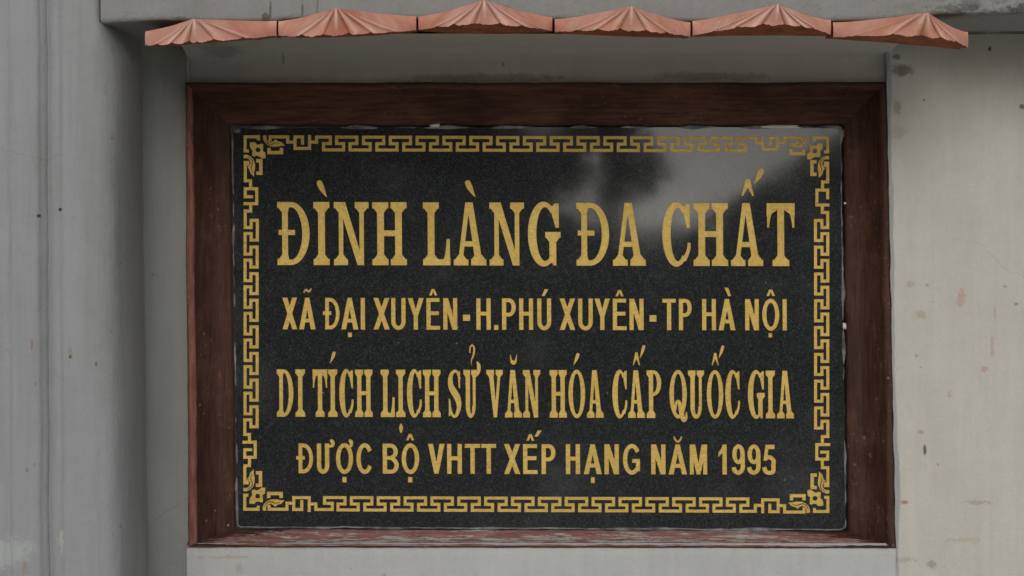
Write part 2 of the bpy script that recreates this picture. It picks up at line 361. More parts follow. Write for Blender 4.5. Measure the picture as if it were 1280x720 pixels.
# lower masonry down to the yard
def foot(u, v): return (lerp(-.95, 1.3, u), lerp(PF - .05, -.04, min(1, max(0, (v - .45) * 4))) if True else 0, lerp(0, W(0, PYB, BW).z + .02, v))
sheet('plinth', foot, 4, 20, M_apron, wall)

# ------------------------------------------------------------------ frame round the stone
frame = thing('plaque_frame', 'dark brown painted plaster moulding around the black stone plaque, flaked to pink along its sill', 'frame', W(676, 684, 0))
OUT = [(232, 104), (1108, 103.5), (1119.5, 684), (236, 682.5)]
INN = [(288, 157), (1054, 157.5), (1060, 664), (294, 661)]
prof = [(0, .004, 0), (.06, -.0015, .3), (.30, -.004, .35), (.40, -.008, .1), (.55, -.019, 0), (.72, -.034, 0), (.80, -.042, .1), (.84, -.0475, .5), (.90, -.050, .8), (.97, -.0505, .8), (1.0, -.047, .9), (1.02, -.030, .5)]
def rail(name, i, mat, n, wearadd=0, prof=prof, ex=0):
    a0, a1 = OUT[i], OUT[(i + 1) % 4]; b0, b1 = INN[i], INN[(i + 1) % 4]
    vs, fs, wr = [], [], []
    m = len(prof)
    for k in range(n + 1):
        t = k / n
        for (u, y, w) in prof:
            o = (lerp(a0[0], a1[0], t), lerp(a0[1], a1[1], t)); q = (lerp(b0[0], b1[0], t), lerp(b0[1], b1[1], t))
            wob = 1.1 * fbm(q[0] / 1000, i, q[1] / 1000, 9) + .5 * fbm(q[0] / 1000, i + 5, q[1] / 1000, 120)
            px, py = lerp(q[0], o[0], u), lerp(q[1], o[1], u)
            if i in (0, 2): py += wob
            else: px += wob
            v = W(px, py, y); v.y += .0012 * fbm(v.x, u, v.z, 30) + .0005 * fbm(v.x, u, v.z, 110)
            e_ = min(1, min(t, 1 - t) / .11) if i == 2 else 1
            vs.append(v); wr.append(w + wearadd - .62 * (1 - e_))
    for k in range(n):
        for j in range(m - 1):
            a = k * m + j; fs.append((a, a + m, a + m + 1, a + 1) )
    ob = mesh_obj(name, vs, fs, mat, frame, True)
    wr = [q + (0 if i != 3 else .35 * min(1, max(0, (CH + .14 - v.z) / .35)) * (1 if q > .3 else .12)) for q, v in zip(wr, vs)]
    at = ob.data.attributes.new('wear', 'FLOAT', 'POINT'); at.data.foreach_set('value', wr)
    return ob
def P2(s): return [(u, y, w * s) for u, y, w in prof]
rail('top_rail', 0, M_fr_top, 170, prof=P2(.15))
rail('stile', 1, M_fr_right, 120, prof=P2(.45))['label'] = 'dark brown stile against the cream wall'
BP = [(0, .004, 0), (.06, -.003, .1), (.35, -.012, .3), (.6, -.022, .5), (.85, -.040, .5), (.95, -.0495, .2), (1.0, -.0515, -.4), (1.06, -.050, -.3)]
rail('sill', 2, M_fr_bot, 170, prof=BP)['label'] = 'pink and white flaking sill'
rail('stile', 3, M_fr_left, 120, prof=P2(.8))['label'] = 'stile with worn pink outer edge'

# ------------------------------------------------------------------ engraved stone
def area(p): return .5 * sum(p[i][0] * p[(i + 1) % len(p)][1] - p[(i + 1) % len(p)][0] * p[i][1] for i in range(len(p)))
def cdt(polys, keep):
    vs, fs = [], []
    for p in polys:
        if area(p) < 0: p = p[::-1]
        b = len(vs); vs += [Vector(q) for q in p]; fs.append(list(range(b, b + len(p))))
    vo, eo, fo, _, _, of = delaunay_2d_cdt(vs, [], fs, 0, 1e-4, True)
    return vo, [f for f, o in zip(fo, of) if keep(o)]
def union(polys, minus=()):
    polys = [p for p in polys if abs(area(p)) > 1e-3]; k = len(polys)
    return cdt(polys + list(minus), lambda o: len(o) and min(o) < k and not any(q >= k for q in o))
def seg(a, b, w, e=None):
    "straight stroke a-b, width w, extended e at both ends"
    a, b = Vector(a), Vector(b); d = (b - a)
    if d.length < 1e-6: return []
    d.normalize(); e = w / 2 if e is None else e; n = Vector((-d.y, d.x)) * w / 2; a = a - d * e; b = b + d * e
    return [[tuple(a + n), tuple(a - n), tuple(b - n), tuple(b + n)]]
def path(pts, w):
    r = []
    for a, b in zip(pts, pts[1:]): r += seg(a, b, w)
    return r
def brush(pts, n=6, cap=True):
    "smooth stroke through (x, y, width)"
    P = [pts[0]] + list(pts) + [pts[-1]]; S = []
    for i in range(1, len(P) - 2):
        for k in range(n):
            t = k / n; q = []
            for c in range(3):
                a, b, d, e = P[i - 1][c], P[i][c], P[i + 1][c], P[i + 2][c]
                q.append(.5 * (2 * b + (d - a) * t + (2 * a - 5 * b + 4 * d - e) * t * t + (3 * b - a - 3 * d + e) * t ** 3))
            S.append(q)
    S.append(list(pts[-1])); L, Rr = [], []
    for i, s in enumerate(S):
        a, b = S[max(0, i - 1)], S[min(len(S) - 1, i + 1)]
        dx, dy = b[0] - a[0], b[1] - a[1]; l = math.hypot(dx, dy) or 1; w = max(.2, s[2]) / 2
        L.append((s[0] - dy / l * w, s[1] + dx / l * w)); Rr.append((s[0] + dy / l * w, s[1] - dx / l * w))
    out = []
    for i in range(len(S) - 1): out += [[L[i], Rr[i], Rr[i + 1]], [L[i], Rr[i + 1], L[i + 1]]]
    if cap:
        for s in (S[0], S[-1]):
            r = s[2] / 2
            if r > .8: out.append([(s[0] + r * math.cos(k * math.pi / 5), s[1] + r * math.sin(k * math.pi / 5)) for k in range(10)])
    return out
def arc(cx, cy, ro, ri, a0, a1, n=18, ic=(0, 0)):
    q = []
    def p(r, a, c=(0, 0)): return (cx + c[0] + r[0] * math.cos(R(a)), cy + c[1] + r[1] * math.sin(R(a)))
    for i in range(n):
        s, e = lerp(a0, a1, i / n), lerp(a0, a1, (i + 1) / n)
        q.append([p(ro, s), p(ro, e), p(ri, e, ic), p(ri, s, ic)])
    return q
def rc(x0, y0, x1, y1): return [(x0, y0), (x1, y0), (x1, y1), (x0, y1)]

# upright condensed slab letters; origin bottom-left, y up
def SL(x0, x1, sx0, sx1, y, f, d):
    "slab from x0 to x1 under/over a stem sx0..sx1, small brackets; d=+1 grows up from y"
    k = f * .55
    return [rc(x0, min(y, y + d * f), x1, max(y, y + d * f)), [(max(x0, sx0 - k), y + d * f), (min(x1, sx1 + k), y + d * f), (sx1, y + d * (f + k * 1.3)), (sx0, y + d * (f + k * 1.3))]]
def serif(ch, w, h, s, f):
    t = s * .66; g = max(.5, w * .03)
    if ch == 'I':
        a = w / 2 - s / 2; return [rc(a, 0, a + s, h)] + SL(0, w, a, a + s, 0, f, 1) + SL(0, w, a, a + s, h, f, -1)
    if ch == 'H':
        m = w / 2; a = (m - g) / 2 - s * .47; b = w - a - s
        r = [rc(a, 0, a + s, h), rc(b, 0, b + s, h), rc(a, h * .46, b + s, h * .46 + f * .95)]
        for y, d in ((0, 1), (h, -1)): r += SL(0, m - g, a, a + s, y, f, d) + SL(m + g, w, b, b + s, y, f, d)
        return r
    if ch in 'DĐ':
        a = w * .15; xc = w * .42; ro = (w - xc, h / 2); ri = (w - xc - s * 1.08, h / 2 - f * .85)
        r = [rc(a, 0, a + s * .85, h), rc(0, 0, xc + .01, f * .9), rc(0, h - f * .9, xc + .01, h)] + SL(0, a + s, a, a + s * .85, 0, f, 1) + SL(0, a + s, a, a + s * .85, h, f, -1) + arc(xc, h / 2, ro, ri, -90, 90, 20)
        if ch == 'Đ': r.append(rc(w * .04, h * .475, w * .55, h * .475 + f * .85))
        return r
    if ch == 'N':
        a = w * .14; m = w * .5
        r = [rc(a, 0, a + t, h), rc(w * .86 - t, 0, w * .86, h), [(a - s * .1, h), (a + s * .95, h), (w * .86, 0), (w * .86 - s * .95, 0)]]
        r += SL(0, w * .40, a, a + t, 0, f, 1) + SL(0, a + t, a, a + t, h, f, -1) + SL(w * .60, w, w * .86 - t, w * .86, h, f, -1)
        return r
    if ch == 'L':
        a = w * .17
        return [rc(a, 0, a + s, h), rc(0, 0, w, f)] + SL(0, w * .56, a, a + s, 0, f, 1) + SL(0, w * .58, a, a + s, h, f, -1) + brush([(w - s * .32, h * .42, s * .5), (w - s * .38, h * .25, s * .6), (w - s * .5, h * .1, s * .9), (w - s * .6, f * .6, s * 1.1)], 4, False) + [rc(w - s, 0, w, f * 1.2)]
    if ch == 'A':
        m = w * .5; k = s * .42
        r = [[(m - k - t * .35, h), (m - k + t * .7, h), (w * .13 + t, f * .5), (w * .13, f * .5)][::1], [(m - k, h), (m + k, h), (w * .88, f * .5), (w * .88 - s * 1.05, f * .5)], rc(w * .27, h * .30, w * .70, h * .30 + f * .85)]
        return r + SL(0, w * .45, w * .15, w * .15 + t, 0, f, 1) + SL(w * .53, w, w * .86 - s, w * .86, 0, f, 1)
    if ch == 'V':
        m = w * .53; k = s * .38
        r = [[(w * .13, h - f * .5), (w * .13 + s * 1.05, h - f * .5), (m + k, 0), (m - k, 0)], [(w * .87 - t, h - f * .5), (w * .87, h - f * .5), (m + k, 0), (m - k + t * .2, 0)]]
        return r + SL(0, w * .47, w * .16, w * .16 + s, h, f, -1) + SL(w * .56, w, w * .86 - t, w * .86, h, f, -1)
    if ch == 'T':
        a = w / 2 - s / 2
        r = [rc(a, 0, a + s, h), rc(0, h - f, w, h)] + SL(w * .2, w * .8, a, a + s, 0, f, 1)
        for sg in (0, 1):
            X = (lambda q: w - q) if sg else (lambda q: q)
            r += brush([(X(s * .2), h * .61, s * .3), (X(s * .3), h * .75, s * .45), (X(s * .5), h - f * .8, s * .95)], 4, False)
            r.append([(X(0), h - f * 1.05), (X(s * 1.7), h - f), (X(s * .7), h - f * 1.75), (X(0), h - f * 2.2)])
        return r
    if ch in 'OQ':
        r = arc(w / 2, h / 2, (w / 2, h / 2 + f * .12), (w / 2 - s * 1.02, h / 2 - f * .8), 0, 360, 36)
        if ch == 'Q':
            r += brush([(w * .33, h * .16, s * .5), (w * .40, h * .33, s * .6), (w * .56, h * .33, s * .8), (w * .68, h * .12, s * 1.1), (w * .80, -h * .04, s * .95), (w * .95, h * .0, s * .6), (w * .97, h * .13, s * .3)], 6, False)
        return r
    if ch in 'CG':
        cx = w * .50; r = arc(cx, h / 2, (w * .50, h / 2 + f * .15), (w * .50 - s * 1.02, h / 2 - f * .75), 50, 310 if ch == 'C' else 318, 30, (s * .22, 0))
        r += [[(w * .85, h * .985), (w * .985, h * .985), (w * .985, h * .60), (w * .88, h * .60), (w * .80, h * .74), (w * .70, h * .93), (w * .80, h * .95)]]
        if ch == 'C': r += brush([(w * .75, h * .09, s * .75), (w * .88, h * .19, s * .55), (w * .94, h * .28, s * .5), (w * .95, h * .37, s * .42)], 4, False)
        else:
            b = w * .90
            r += [rc(b - s, h * .04, b, h * .5)] + SL(w * .55, w * 1.04, b - s, b, h * .535, f * .95, -1) + [[(b - s * .45, 0), (b, 0), (b, h * .2), (b - s, h * .2)]]
        return r
    if ch == 'U':
        a = w * .15; cx = w / 2; ro = cx - a; rb = h * .24
        r = [rc(a, rb, a + s, h), rc(w - a - t, rb, w - a, h)] + arc(cx, rb, (ro, rb + f * .15), (ro - s * .9, rb - f * .85), 180, 360, 18, (s * .08, 0))
        return r + SL(0, w * .47, a, a + s, h, f, -1) + SL(w * .54, w, w - a - t, w - a, h, f, -1)
    if ch == 'P':
        a = w * .15; xc = w * .45; hb = h * .27
        return [rc(a, 0, a + s, h), rc(a, h - f * .85, xc + .01, h), rc(a, h - 2 * hb, xc + .01, h - 2 * hb + f * .8)] + SL(0, w * .58, a, a + s, 0, f, 1) + SL(0, a + s, a, a + s, h, f, -1) + arc(xc, h - hb, (w - xc, hb), (w - xc - s, hb - f * .8), -90, 90, 16)
    if ch == 'S':
        r = brush([(w * .90, h * .80, s * .5), (w * .72, h * .94, s * .6), (w * .45, h * .965, s * .75), (w * .17, h * .86, s * .95), (w * .17, h * .68, s * 1.2), (w * .42, h * .54, s * 1.5), (w * .72, h * .40, s * 1.4), (w * .83, h * .22, s * 1.0), (w * .62, h * .045, s * .75), (w * .35, h * .03, s * .6), (w * .12, h * .18, s * .5)], 6, False)
        return r + [[(w * .80, h * .97), (w * .93, h * .97), (w * .93, h * .60), (w * .82, h * .62), (w * .74, h * .88)], [(0, h * .02), (w * .11, h * .02), (w * .24, h * .12), (w * .13, h * .38), (0, h * .40)]]
def sans(ch, w, h, b, c):
    k = b * 1.16
    if ch in 'I|': return [rc(0, 0, w, h)]
    if ch == 'H': return [rc(0, 0, b, h), rc(w - b, 0, w, h), rc(0, h * .45, w, h * .45 + c)]
    if ch == 'T': return [rc(w / 2 - b / 2, 0, w / 2 + b / 2, h), rc(0, h - c, w, h)]
    if ch == 'E': return [rc(0, 0, b, h), rc(0, 0, w, c), rc(0, h - c, w * .97, h), rc(0, h * .46, w * .92, h * .46 + c)]
    if ch == 'N': return [rc(0, 0, b, h), rc(w - b, 0, w, h), [(0, h), (k, h), (w, 0), (w - k, 0)]]
    if ch == 'M': return [rc(0, 0, b * .92, h), rc(w - b * .92, 0, w, h), [(0, h), (k * 1.1, h), (w / 2 + b * .42, 0), (w / 2 - b * .42, 0)], [(w, h), (w - k * 1.1, h), (w / 2 - b * .42, 0), (w / 2 + b * .42, 0)]]
    if ch == 'X': return [[(0, 0), (k, 0), (w, h), (w - k, h)], [(0, h), (k, h), (w, 0), (w - k, 0)]]
    if ch == 'Y': return [rc(w / 2 - b / 2, 0, w / 2 + b / 2, h * .44), [(0, h), (k, h), (w / 2 + b / 2, h * .42), (w / 2 - b / 2, h * .42)], [(w, h), (w - k, h), (w / 2 - b / 2, h * .42), (w / 2 + b / 2, h * .42)]]
    if ch == 'V': return [[(0, h), (k, h), (w / 2 + b * .5, 0), (w / 2 - b * .5, 0)], [(w, h), (w - k, h), (w / 2 - b * .5, 0), (w / 2 + b * .5, 0)]]
    if ch == 'A': return [[(0, 0), (k, 0), (w / 2 + b * .5, h), (w / 2 - b * .5, h)], [(w, 0), (w - k, 0), (w / 2 - b * .5, h), (w / 2 + b * .5, h)], rc(w * .22, h * .22, w * .78, h * .22 + c)]
    if ch == 'O': return arc(w / 2, h / 2, (w / 2, h / 2 + .6), (w / 2 - b, h / 2 - c + .3), 0, 360, 36)
    if ch in 'CG':
        rx = w * .53; r = arc(rx, h / 2, (rx, h / 2 + .6), (rx - b, h / 2 - c + .3), 33, 327 if ch == 'C' else 312, 30)
        if ch == 'G': r += [rc(w * .55, h * .38, w, h * .38 + c), rc(w - b * .95, h * .10, w, h * .45), [(w - b, h * .02 + c), (w, h * .13), (w, h * .25), (w - b, h * .25)]]
        return r
    if ch in 'DĐ':
        rx = w * .66; r = [rc(0, 0, b, h), rc(0, 0, w - rx + .01, c), rc(0, h - c, w - rx + .01, h)] + arc(w - rx, h / 2, (rx, h / 2), (rx - b, h / 2 - c), -90, 90, 20)
        if ch == 'Đ': r = [[(x * .88 + w * .12, y) for x, y in p] for p in r] + [rc(-w * .02, h * .455, w * .5, h * .455 + c * .95)]
        return r
    if ch == 'P':
        rx = w * .5; hb = (h * .58) / 2
        return [rc(0, 0, b, h), rc(0, h - c, w - rx + .01, h), rc(0, h - 2 * hb, w - rx + .01, h - 2 * hb + c)] + arc(w - rx, h - hb, (rx, hb), (rx - b, hb - c), -90, 90, 14)
    if ch == 'B':
        rx = w * .45; h1 = (h * .53) / 2; h2 = (h * .55) / 2
        return [rc(0, 0, b, h), rc(0, 0, w - rx + .01, c), rc(0, h - c, w * .95 - rx + .01, h), rc(0, h * .46, w - rx + .01, h * .46 + c * .95)] + arc(w * .95 - rx, h - h1, (rx, h1), (rx - b, h1 - c), -90, 90, 14) + arc(w - rx, h2, (rx, h2), (rx - b, h2 - c), -90, 90, 14)
    if ch == 'U':
        rb = h * .27; return [rc(0, rb, b, h), rc(w - b, rb, w, h)] + arc(w / 2, rb, (w / 2, rb + .5), (w / 2 - b, rb - c + .2), 180, 360, 18)
    if ch == '-': return [rc(0, 0, w, h)]
    if ch == '1': return [rc(w - b, 0, w, h), [(w, h), (w - b * .75, h), (w - b * 1.3, h * .86), (0, h * .73), (0, h * .58), (w - b, h * .72)]]
    if ch == '9':
        return arc(w / 2, h * .68, (w / 2, h * .33), (w / 2 - b, h * .33 - c), 0, 360, 28) + brush([(w - b / 2, h * .68, b), (w - b * .5, h * .45, b), (w * .80, h * .18, b), (w * .5, c * .45, c), (w * .2, h * .13, c * 1.1), (w * .12, h * .25, b)], 6, False)
    if ch == '5':
        return [rc(w * .2, h - c * 1.1, w * .93, h), [(w * .2, h), (w * .2 + b * .8, h), (b * .95, h * .48), (w * .03, h * .46)]] + brush([(w * .12, h * .50, c * .9), (w * .5, h * .585, c), (w * .83, h * .48, b), (w - b / 2, h * .31, b), (w * .80, h * .11, b), (w * .5, c * .45, c), (w * .2, h * .12, c * 1.1), (w * .1, h * .25, b)], 6, False)

# marks over and under letters, straight in plaque millimetres (y down)
def accent(kind, x0, y0, x1, y1):
    w, h = x1 - x0, y1 - y0
    if kind == 'grave': return brush([(x0 + w * .30, y0 + h * .20, w * .50), (x0 + w * .48, y0 + h * .45, w * .50), (x0 + w * .75, y0 + h * .78, w * .25), (x1 - .3, y1, .5)], 5)
    if kind == 'acute': return brush([(x1 - w * .30, y0 + h * .18, w * .50), (x1 - w * .48, y0 + h * .45, w * .50), (x1 - w * .75, y0 + h * .78, w * .25), (x0 + .3, y1, .5)], 5)
    if kind == 'circ':
        m = x0 + w / 2; return [[(x0, y1), (m - w * .16, y0), (m + w * .16, y0), (m, y0 + h * .50), (x0 + w * .12, y1)], [(m - w * .16, y0), (m + w * .16, y0), (x1, y1), (x1 - w * .14, y1), (m, y0 + h * .50)], [(m - w * .3, y0 + h * .45), (m - w * .1, y0), (m, y0 + h * .5), (m - w * .2, y0 + h * .75)], [(m + w * .3, y0 + h * .45), (m + w * .1, y0), (m, y0 + h * .5), (m + w * .2, y0 + h * .75)]]
    if kind == 'circs':
        m = x0 + w / 2; return [[(x0, y1), (m - w * .18, y0), (m + w * .18, y0), (m, y0 + h * .42), (x0 + w * .3, y1)], [(x1, y1), (m + w * .18, y0), (m - w * .18, y0), (m, y0 + h * .42), (x1 - w * .3, y1)]]
    if kind == 'acutes': return [[(x0, y1), (x0 + w * .45, y0), (x1, y0), (x0 + w * .45, y1)]]
    if kind == 'graves': return [[(x1, y1), (x1 - w * .45, y0), (x0, y0), (x1 - w * .45, y1)]]
    if kind == 'tilde': return brush([(x0 + .8, y1 - 1.2, 1.6), (x0 + w * .3, y0 + h * .35, 2.6), (x0 + w * .65, y0 + h * .62, 2.6), (x1 - .8, y0 + 1.0, 1.6)], 6, False)
    if kind == 'breve': return brush([(x0 + .8, y0, .8), (x0 + w * .22, y0 + h * .55, w * .3), (x0 + w * .5, y1 - h * .30, h * .48), (x1 - w * .22, y0 + h * .55, w * .3), (x1 - .8, y0, .8)], 5, False)
    if kind == 'breves': return brush([(x0 + 1, y0, 2), (x0 + w * .22, y0 + h * .5, 2.4), (x0 + w * .5, y1 - 1.3, 2.8), (x1 - w * .22, y0 + h * .5, 2.4), (x1 - 1, y0, 2)], 5, False)
    if kind == 'dot': return [rc(x0, y0, x1, y1)]
    if kind == 'drop': return brush([(x0 + w * .5, y0 + h * .1, w * .4), (x0 + w * .5, y0 + h * .4, w * .95), (x0 + w * .5, y0 + h * .7, w * .7), (x0 + w * .5, y1, .8)], 5)
    if kind == 'hook': return brush([(x0 + 1.2, y0 + h * .42, 1.6), (x0 + 1.2, y0 + h * .2, 1.8), (x0 + w * .5, y0 + 1, 1.6), (x1 - 1.3, y0 + h * .22, 2.4), (x1 - w * .32, y0 + h * .55, 2.2), (x0 + w * .38, y0 + h * .75, 1.2), (x0 + w * .4, y1, .5)], 5, False)

pieces = []      # (name, polys(px), minus, label, [accents])
def line(items, yt, yb, kind, s, f):
    "items: (char, x0, x1, [(accent, box)...]); yt,yb: (left, right) heights at x=346 and x=992"
    for it in items:
        ch, x0, x1 = it[:3]; acc = it[3] if len(it) > 3 else []
        t = ((x0 + x1) / 2 - 346) / 646; top, bot = lerp(*yt, t), lerp(*yb, t); h = bot - top; w = x1 - x0
        horn = None
        if ch == '-': top, bot = it[4]; g = sans('-', w, bot - top, 0, 0)
        elif ch == '.': g = [rc(0, 0, w, 6.0)]
        elif ch in 'ƯƠ':
            base = {'Ư': 'U', 'Ơ': 'O'}[ch]; wb = it[4]
            if kind == 'serif':
                g = serif(base, wb, h, s, f) + brush([(wb * .80, h * .86, s * .7), (w - s * .55, h * .95, s * .75), (w - s * .42, h * 1.08, s * .85), (w - s * .75, h * 1.16, s * .4)], 5)
            else:
                g = sans(base, wb, h, s, f) + brush([(wb - s * .6, h * .90, s * .55), (w - s * .55, h * .93, s * .75), (w - s * .5, h * 1.04, s * .85), (w - s * .75, h * 1.09, s * .75)], 5)
        else: g = serif(ch, w, h, s, f) if kind == 'serif' else sans(ch, w, h, s, f)
        polys = [[(x0 + x + (h / 2 - y) * .006, bot - y) for x, y in p] for p in g]
        pieces.append(('letter', polys, [], None, [(accent(a[0], *a[1:]), a[0]) for a in acc]))
line([('Đ', 346.6, 387), ('I', 391.8, 412, [('grave', 395, 224, 409, 246.5)]), ('N', 417.3, 461), ('H', 465.3, 508.5),
      ('L', 528.7, 563), ('A', 567, 607.8, [('grave', 580.4, 224, 594.7, 246.5)]), ('N', 611.8, 655.2), ('G', 659.8, 699.2),
      ('Đ', 720.5, 761.5), ('A', 766, 807), ('C', 827.8, 863), ('H', 866.8, 910), ('A', 913.5, 954, [('circ', 926.8, 223.8, 942.6, 244.8), ('acute', 942.4, 209.8, 955.8, 229.6)]), ('T', 958.4, 993.6)],
     (252.2, 253.8), (331.2, 332.6), 'serif', 8.6, 7.8)
line([('X', 353, 371.4), ('A', 373.8, 394.4, [('tilde', 379, 359.6, 389.9, 367)]), ('Đ', 404, 424.5), ('A', 426.4, 447.8, [('dot', 434.9, 415.5, 439.8, 421.3)]), ('I', 450.8, 456.2),
      ('X', 466.7, 487), ('U', 489, 507), ('Y', 509.6, 529.8), ('E', 533, 550, [('circs', 536.4, 361.2, 546.4, 369.3)]), ('N', 554, 571.6), ('-', 578.6, 587.5, [], (393.2, 401)),
      ('H', 595.4, 613.4), ('.', 617.4, 622.9), ('P', 627.5, 644.8), ('H', 648.9, 666.4), ('U', 671.5, 689, [('acutes', 677, 361.4, 685.4, 370)]),
      ('X', 699.5, 719), ('U', 722.7, 741), ('Y', 743.2, 762.6), ('E', 766, 783.3, [('circs', 769.4, 362.4, 779.6, 370.5)]), ('N', 786.8, 804.6), ('-', 811.9, 820.5, [], (393.8, 402)),
      ('T', 828, 844.8), ('P', 848.6, 864.8), ('H', 877.6, 895), ('A', 898.2, 919.4, [('graves', 905.6, 359.5, 914, 370)]), ('N', 931.4, 948.6), ('O', 952.8, 974.2, [('circs', 958, 361.8, 968.8, 370), ('dot', 960.7, 416.4, 965.2, 421.6)]), ('I', 978.3, 983.5)],
     (371.8, 373.8), (411.6, 413), 'sans', 5.3, 4.9)
line([('D', 345.9, 366.8), ('I', 369.2, 381.4), ('T', 390.7, 409.3), ('I', 410, 421.8, [('acute', 412, 438.3, 420, 454.3)]), ('C', 424, 441.5), ('H', 443.8, 465.8),
      ('L', 475.8, 493.6), ('I', 494.9, 506.7, [('drop', 498.7, 529, 503.9, 541.5)]), ('C', 508.6, 526.8), ('H', 528.6, 550.7), ('S', 560.8, 576.2), ('Ư', 579.4, 601, [('hook', 586.3, 430, 594, 456.6)], 17.8),
      ('V', 608.1, 628.7), ('A', 631.1, 652.1, [('breve', 637.1, 443.3, 646.7, 456.8)]), ('N', 653.6, 675.6), ('H', 687, 708.5), ('O', 710.5, 731.5, [('acute', 716.6, 440.2, 724.9, 456.4)]), ('A', 733.5, 754.3),
      ('C', 765.4, 783.8), ('A', 785, 806.1, [('circ', 791, 440.3, 800, 456.6), ('acute', 799.5, 429.8, 807, 447.6)]), ('P', 808.3, 826.7), ('Q', 836.8, 858.6), ('U', 860, 880.3),
      ('O', 883.5, 904.2, [('circ', 889.6, 441, 898.4, 456.6), ('acute', 898.2, 430.4, 905.8, 447.6)]), ('C', 906.6, 924.8), ('G', 934.8, 955.3), ('I', 957.3, 968.8), ('A', 971.2, 992.4)],
     (461.4, 463.2), (520.8, 523), 'serif', 5.5, 5.3)
line([('Đ', 370.6, 391.4), ('Ư', 396, 418.6, [], 15.6), ('Ơ', 419.8, 441.9, [('dot', 428, 596, 433.2, 603)], 21.6), ('C', 445.4, 465.2), ('B', 478.3, 498.4), ('O', 502, 524, [('circs', 507.6, 542.2, 517.6, 550.4), ('dot', 510, 596.2, 515.4, 603)]),
      ('V', 535, 555.8), ('H', 558.8, 577.4), ('T', 581, 600.4), ('T', 601.6, 620.2), ('X', 630, 650.4), ('E', 653.8, 672, [('circs', 658, 542.6, 667.8, 551), ('acutes', 668, 538, 677.2, 545.8)]), ('P', 676.9, 694.4),
      ('H', 707.3, 725.1), ('A', 729.6, 752.2, [('dot', 738.7, 596.5, 743.4, 603.8)]), ('N', 755.5, 773.7), ('G', 778.6, 800), ('N', 813.9, 832), ('A', 835.6, 858.8, [('breves', 841.5, 545.5, 853, 553.4)]), ('M', 862.2, 884),
      ('1', 898, 908.5), ('9', 915.3, 931.1), ('9', 934.4, 950.7), ('5', 953.8, 969.5)],
     (554, 555.8), (591.6, 593.4), 'sans', 5.5, 5.1)

# key-pattern bands ---------------------------------------------------------------
SW = 3.9
def shear_y(x, y): return y
def hband(x_first, n, per, yt, ym, yb, dy):
    "meander path, starts on the outer line"
    P = []
    for k in range(n):
        a = x_first + k * per; P += [(a, yt), (a + 25.3, yt), (a + 25.3, ym), (a + 16.8, ym), (a + 16.8, yb), (a + 42, yb), (a + 42, ym), (a + 33.6, ym)]
    return P
# top
m = lambda x: (x - 337) / 668 * 1.3
def dr(P, f): return [(x, y + f(x)) for x, y in P]
tp = path(dr([(337.6, 174.8), (337.6, 171), (359.7, 171), (359.7, 177.6), (368.8, 177.6)], m), SW)
tp += path(dr([(378.2, 178.8), (378.2, 171), (368.8, 171), (368.8, 185.4), (387, 185.4), (387, 170.6)], m), SW)
core = [(387, 177.6), (395.7, 177.6), (395.7, 171.2), (413, 171.2), (413, 179.3), (404.4, 179.3), (404.4, 187.2), (429.5, 187.2), (429.5, 179.3), (420.8, 179.3)]
core += hband(420.8, 15, 33.53, 171.2, 179.3, 187.2, 0) + [(923.6, 171.2), (945.8, 171.2), (945.8, 177.8), (954, 177.8)]
tp += path(dr(core, m), SW) + path(dr([(954, 170.4), (954, 185.2), (972.2, 185.2), (972.2, 171), (963.3, 171), (963.3, 178.8)], m), SW)
tp += path(dr([(972.2, 177.6), (981.3, 177.6), (981.3, 170.9), (1003.4, 170.9), (1003.4, 174.4)], m), SW)
pieces.append(('key_pattern_band', tp, [], 'top run of the gold key pattern', []))
m2 = lambda x: (x - 337) / 668 * 2.2 - .2
bp = path(dr([(336.3, 633), (336.3, 636.6), (358.7, 636.6), (358.7, 629), (367.2, 629)], m2), SW)
bp += path(dr([(377.2, 626.8), (377.2, 636.9), (367.2, 636.9), (367.2, 622), (386.5, 622), (386.5, 638)], m2), SW)
core = [(386.5, 629.8), (394.8, 629.8), (394.8, 636.8), (415.4, 636.8), (415.4, 629), (405.6, 629), (405.6, 621.8)]
for k in range(16):
    a = 405.6 + 33.58 * k
    core += [(a, 621.8), (a + 25.6, 621.8), (a + 25.6, 629.8), (a + 16.8, 629.8), (a + 16.8, 637.2)]
    core += [(a + 42.2, 637.2), (a + 42.2, 629.8), (a + 33.58, 629.8)] if k < 15 else [(944.2, 637.2), (944.2, 629.8), (953.4, 629.8)]
bp += path(dr(core, m2), SW) + path(dr([(953.4, 637.8), (953.4, 622.8), (972.8, 622.8), (972.8, 637.6), (962.3, 637.6), (962.3, 629.5)], m2), SW)
bp += path(dr([(972.8, 630), (980.8, 630), (980.8, 638), (1005, 638), (1005, 634)], m2), SW)
pieces.append(('key_pattern_band', bp, [], 'bottom run of the gold key pattern', []))
def vband(y0, n, per, xo, xm, xi):
    P = []
    for k in range(n):
        a = y0 + k * per; P += [(xo, a), (xo, a + 25.8), (xm, a + 25.8), (xm, a + 16.9), (xi, a + 16.9), (xi, a + 42), (xm, a + 42), (xm, a + per)]
    return P
lp = path([(309.8, 205.4), (309.8, 202.9), (306.6, 202.9), (306.6, 225.8), (313.2, 225.8), (313.2, 235.8)], SW)
lp += path([(314.3, 245.8), (306.6, 245.8), (306.6, 235.8), (320.9, 235.8), (320.9, 254.5), (306.2, 254.5)], SW)
lp += path([(313.3, 254.5), (313.3, 263.6), (306.5, 263.6), (306.5, 284.3), (313.9, 284.3), (313.9, 275.3), (321.6, 275.3), (321.6, 300), (313.9, 300), (313.9, 291.7)] + vband(291.7, 7, 33.28, 306.3, 313.6, 321.4)
           + [(306, 524.6), (306, 543), (311.8, 543), (311.8, 552.6)], SW)
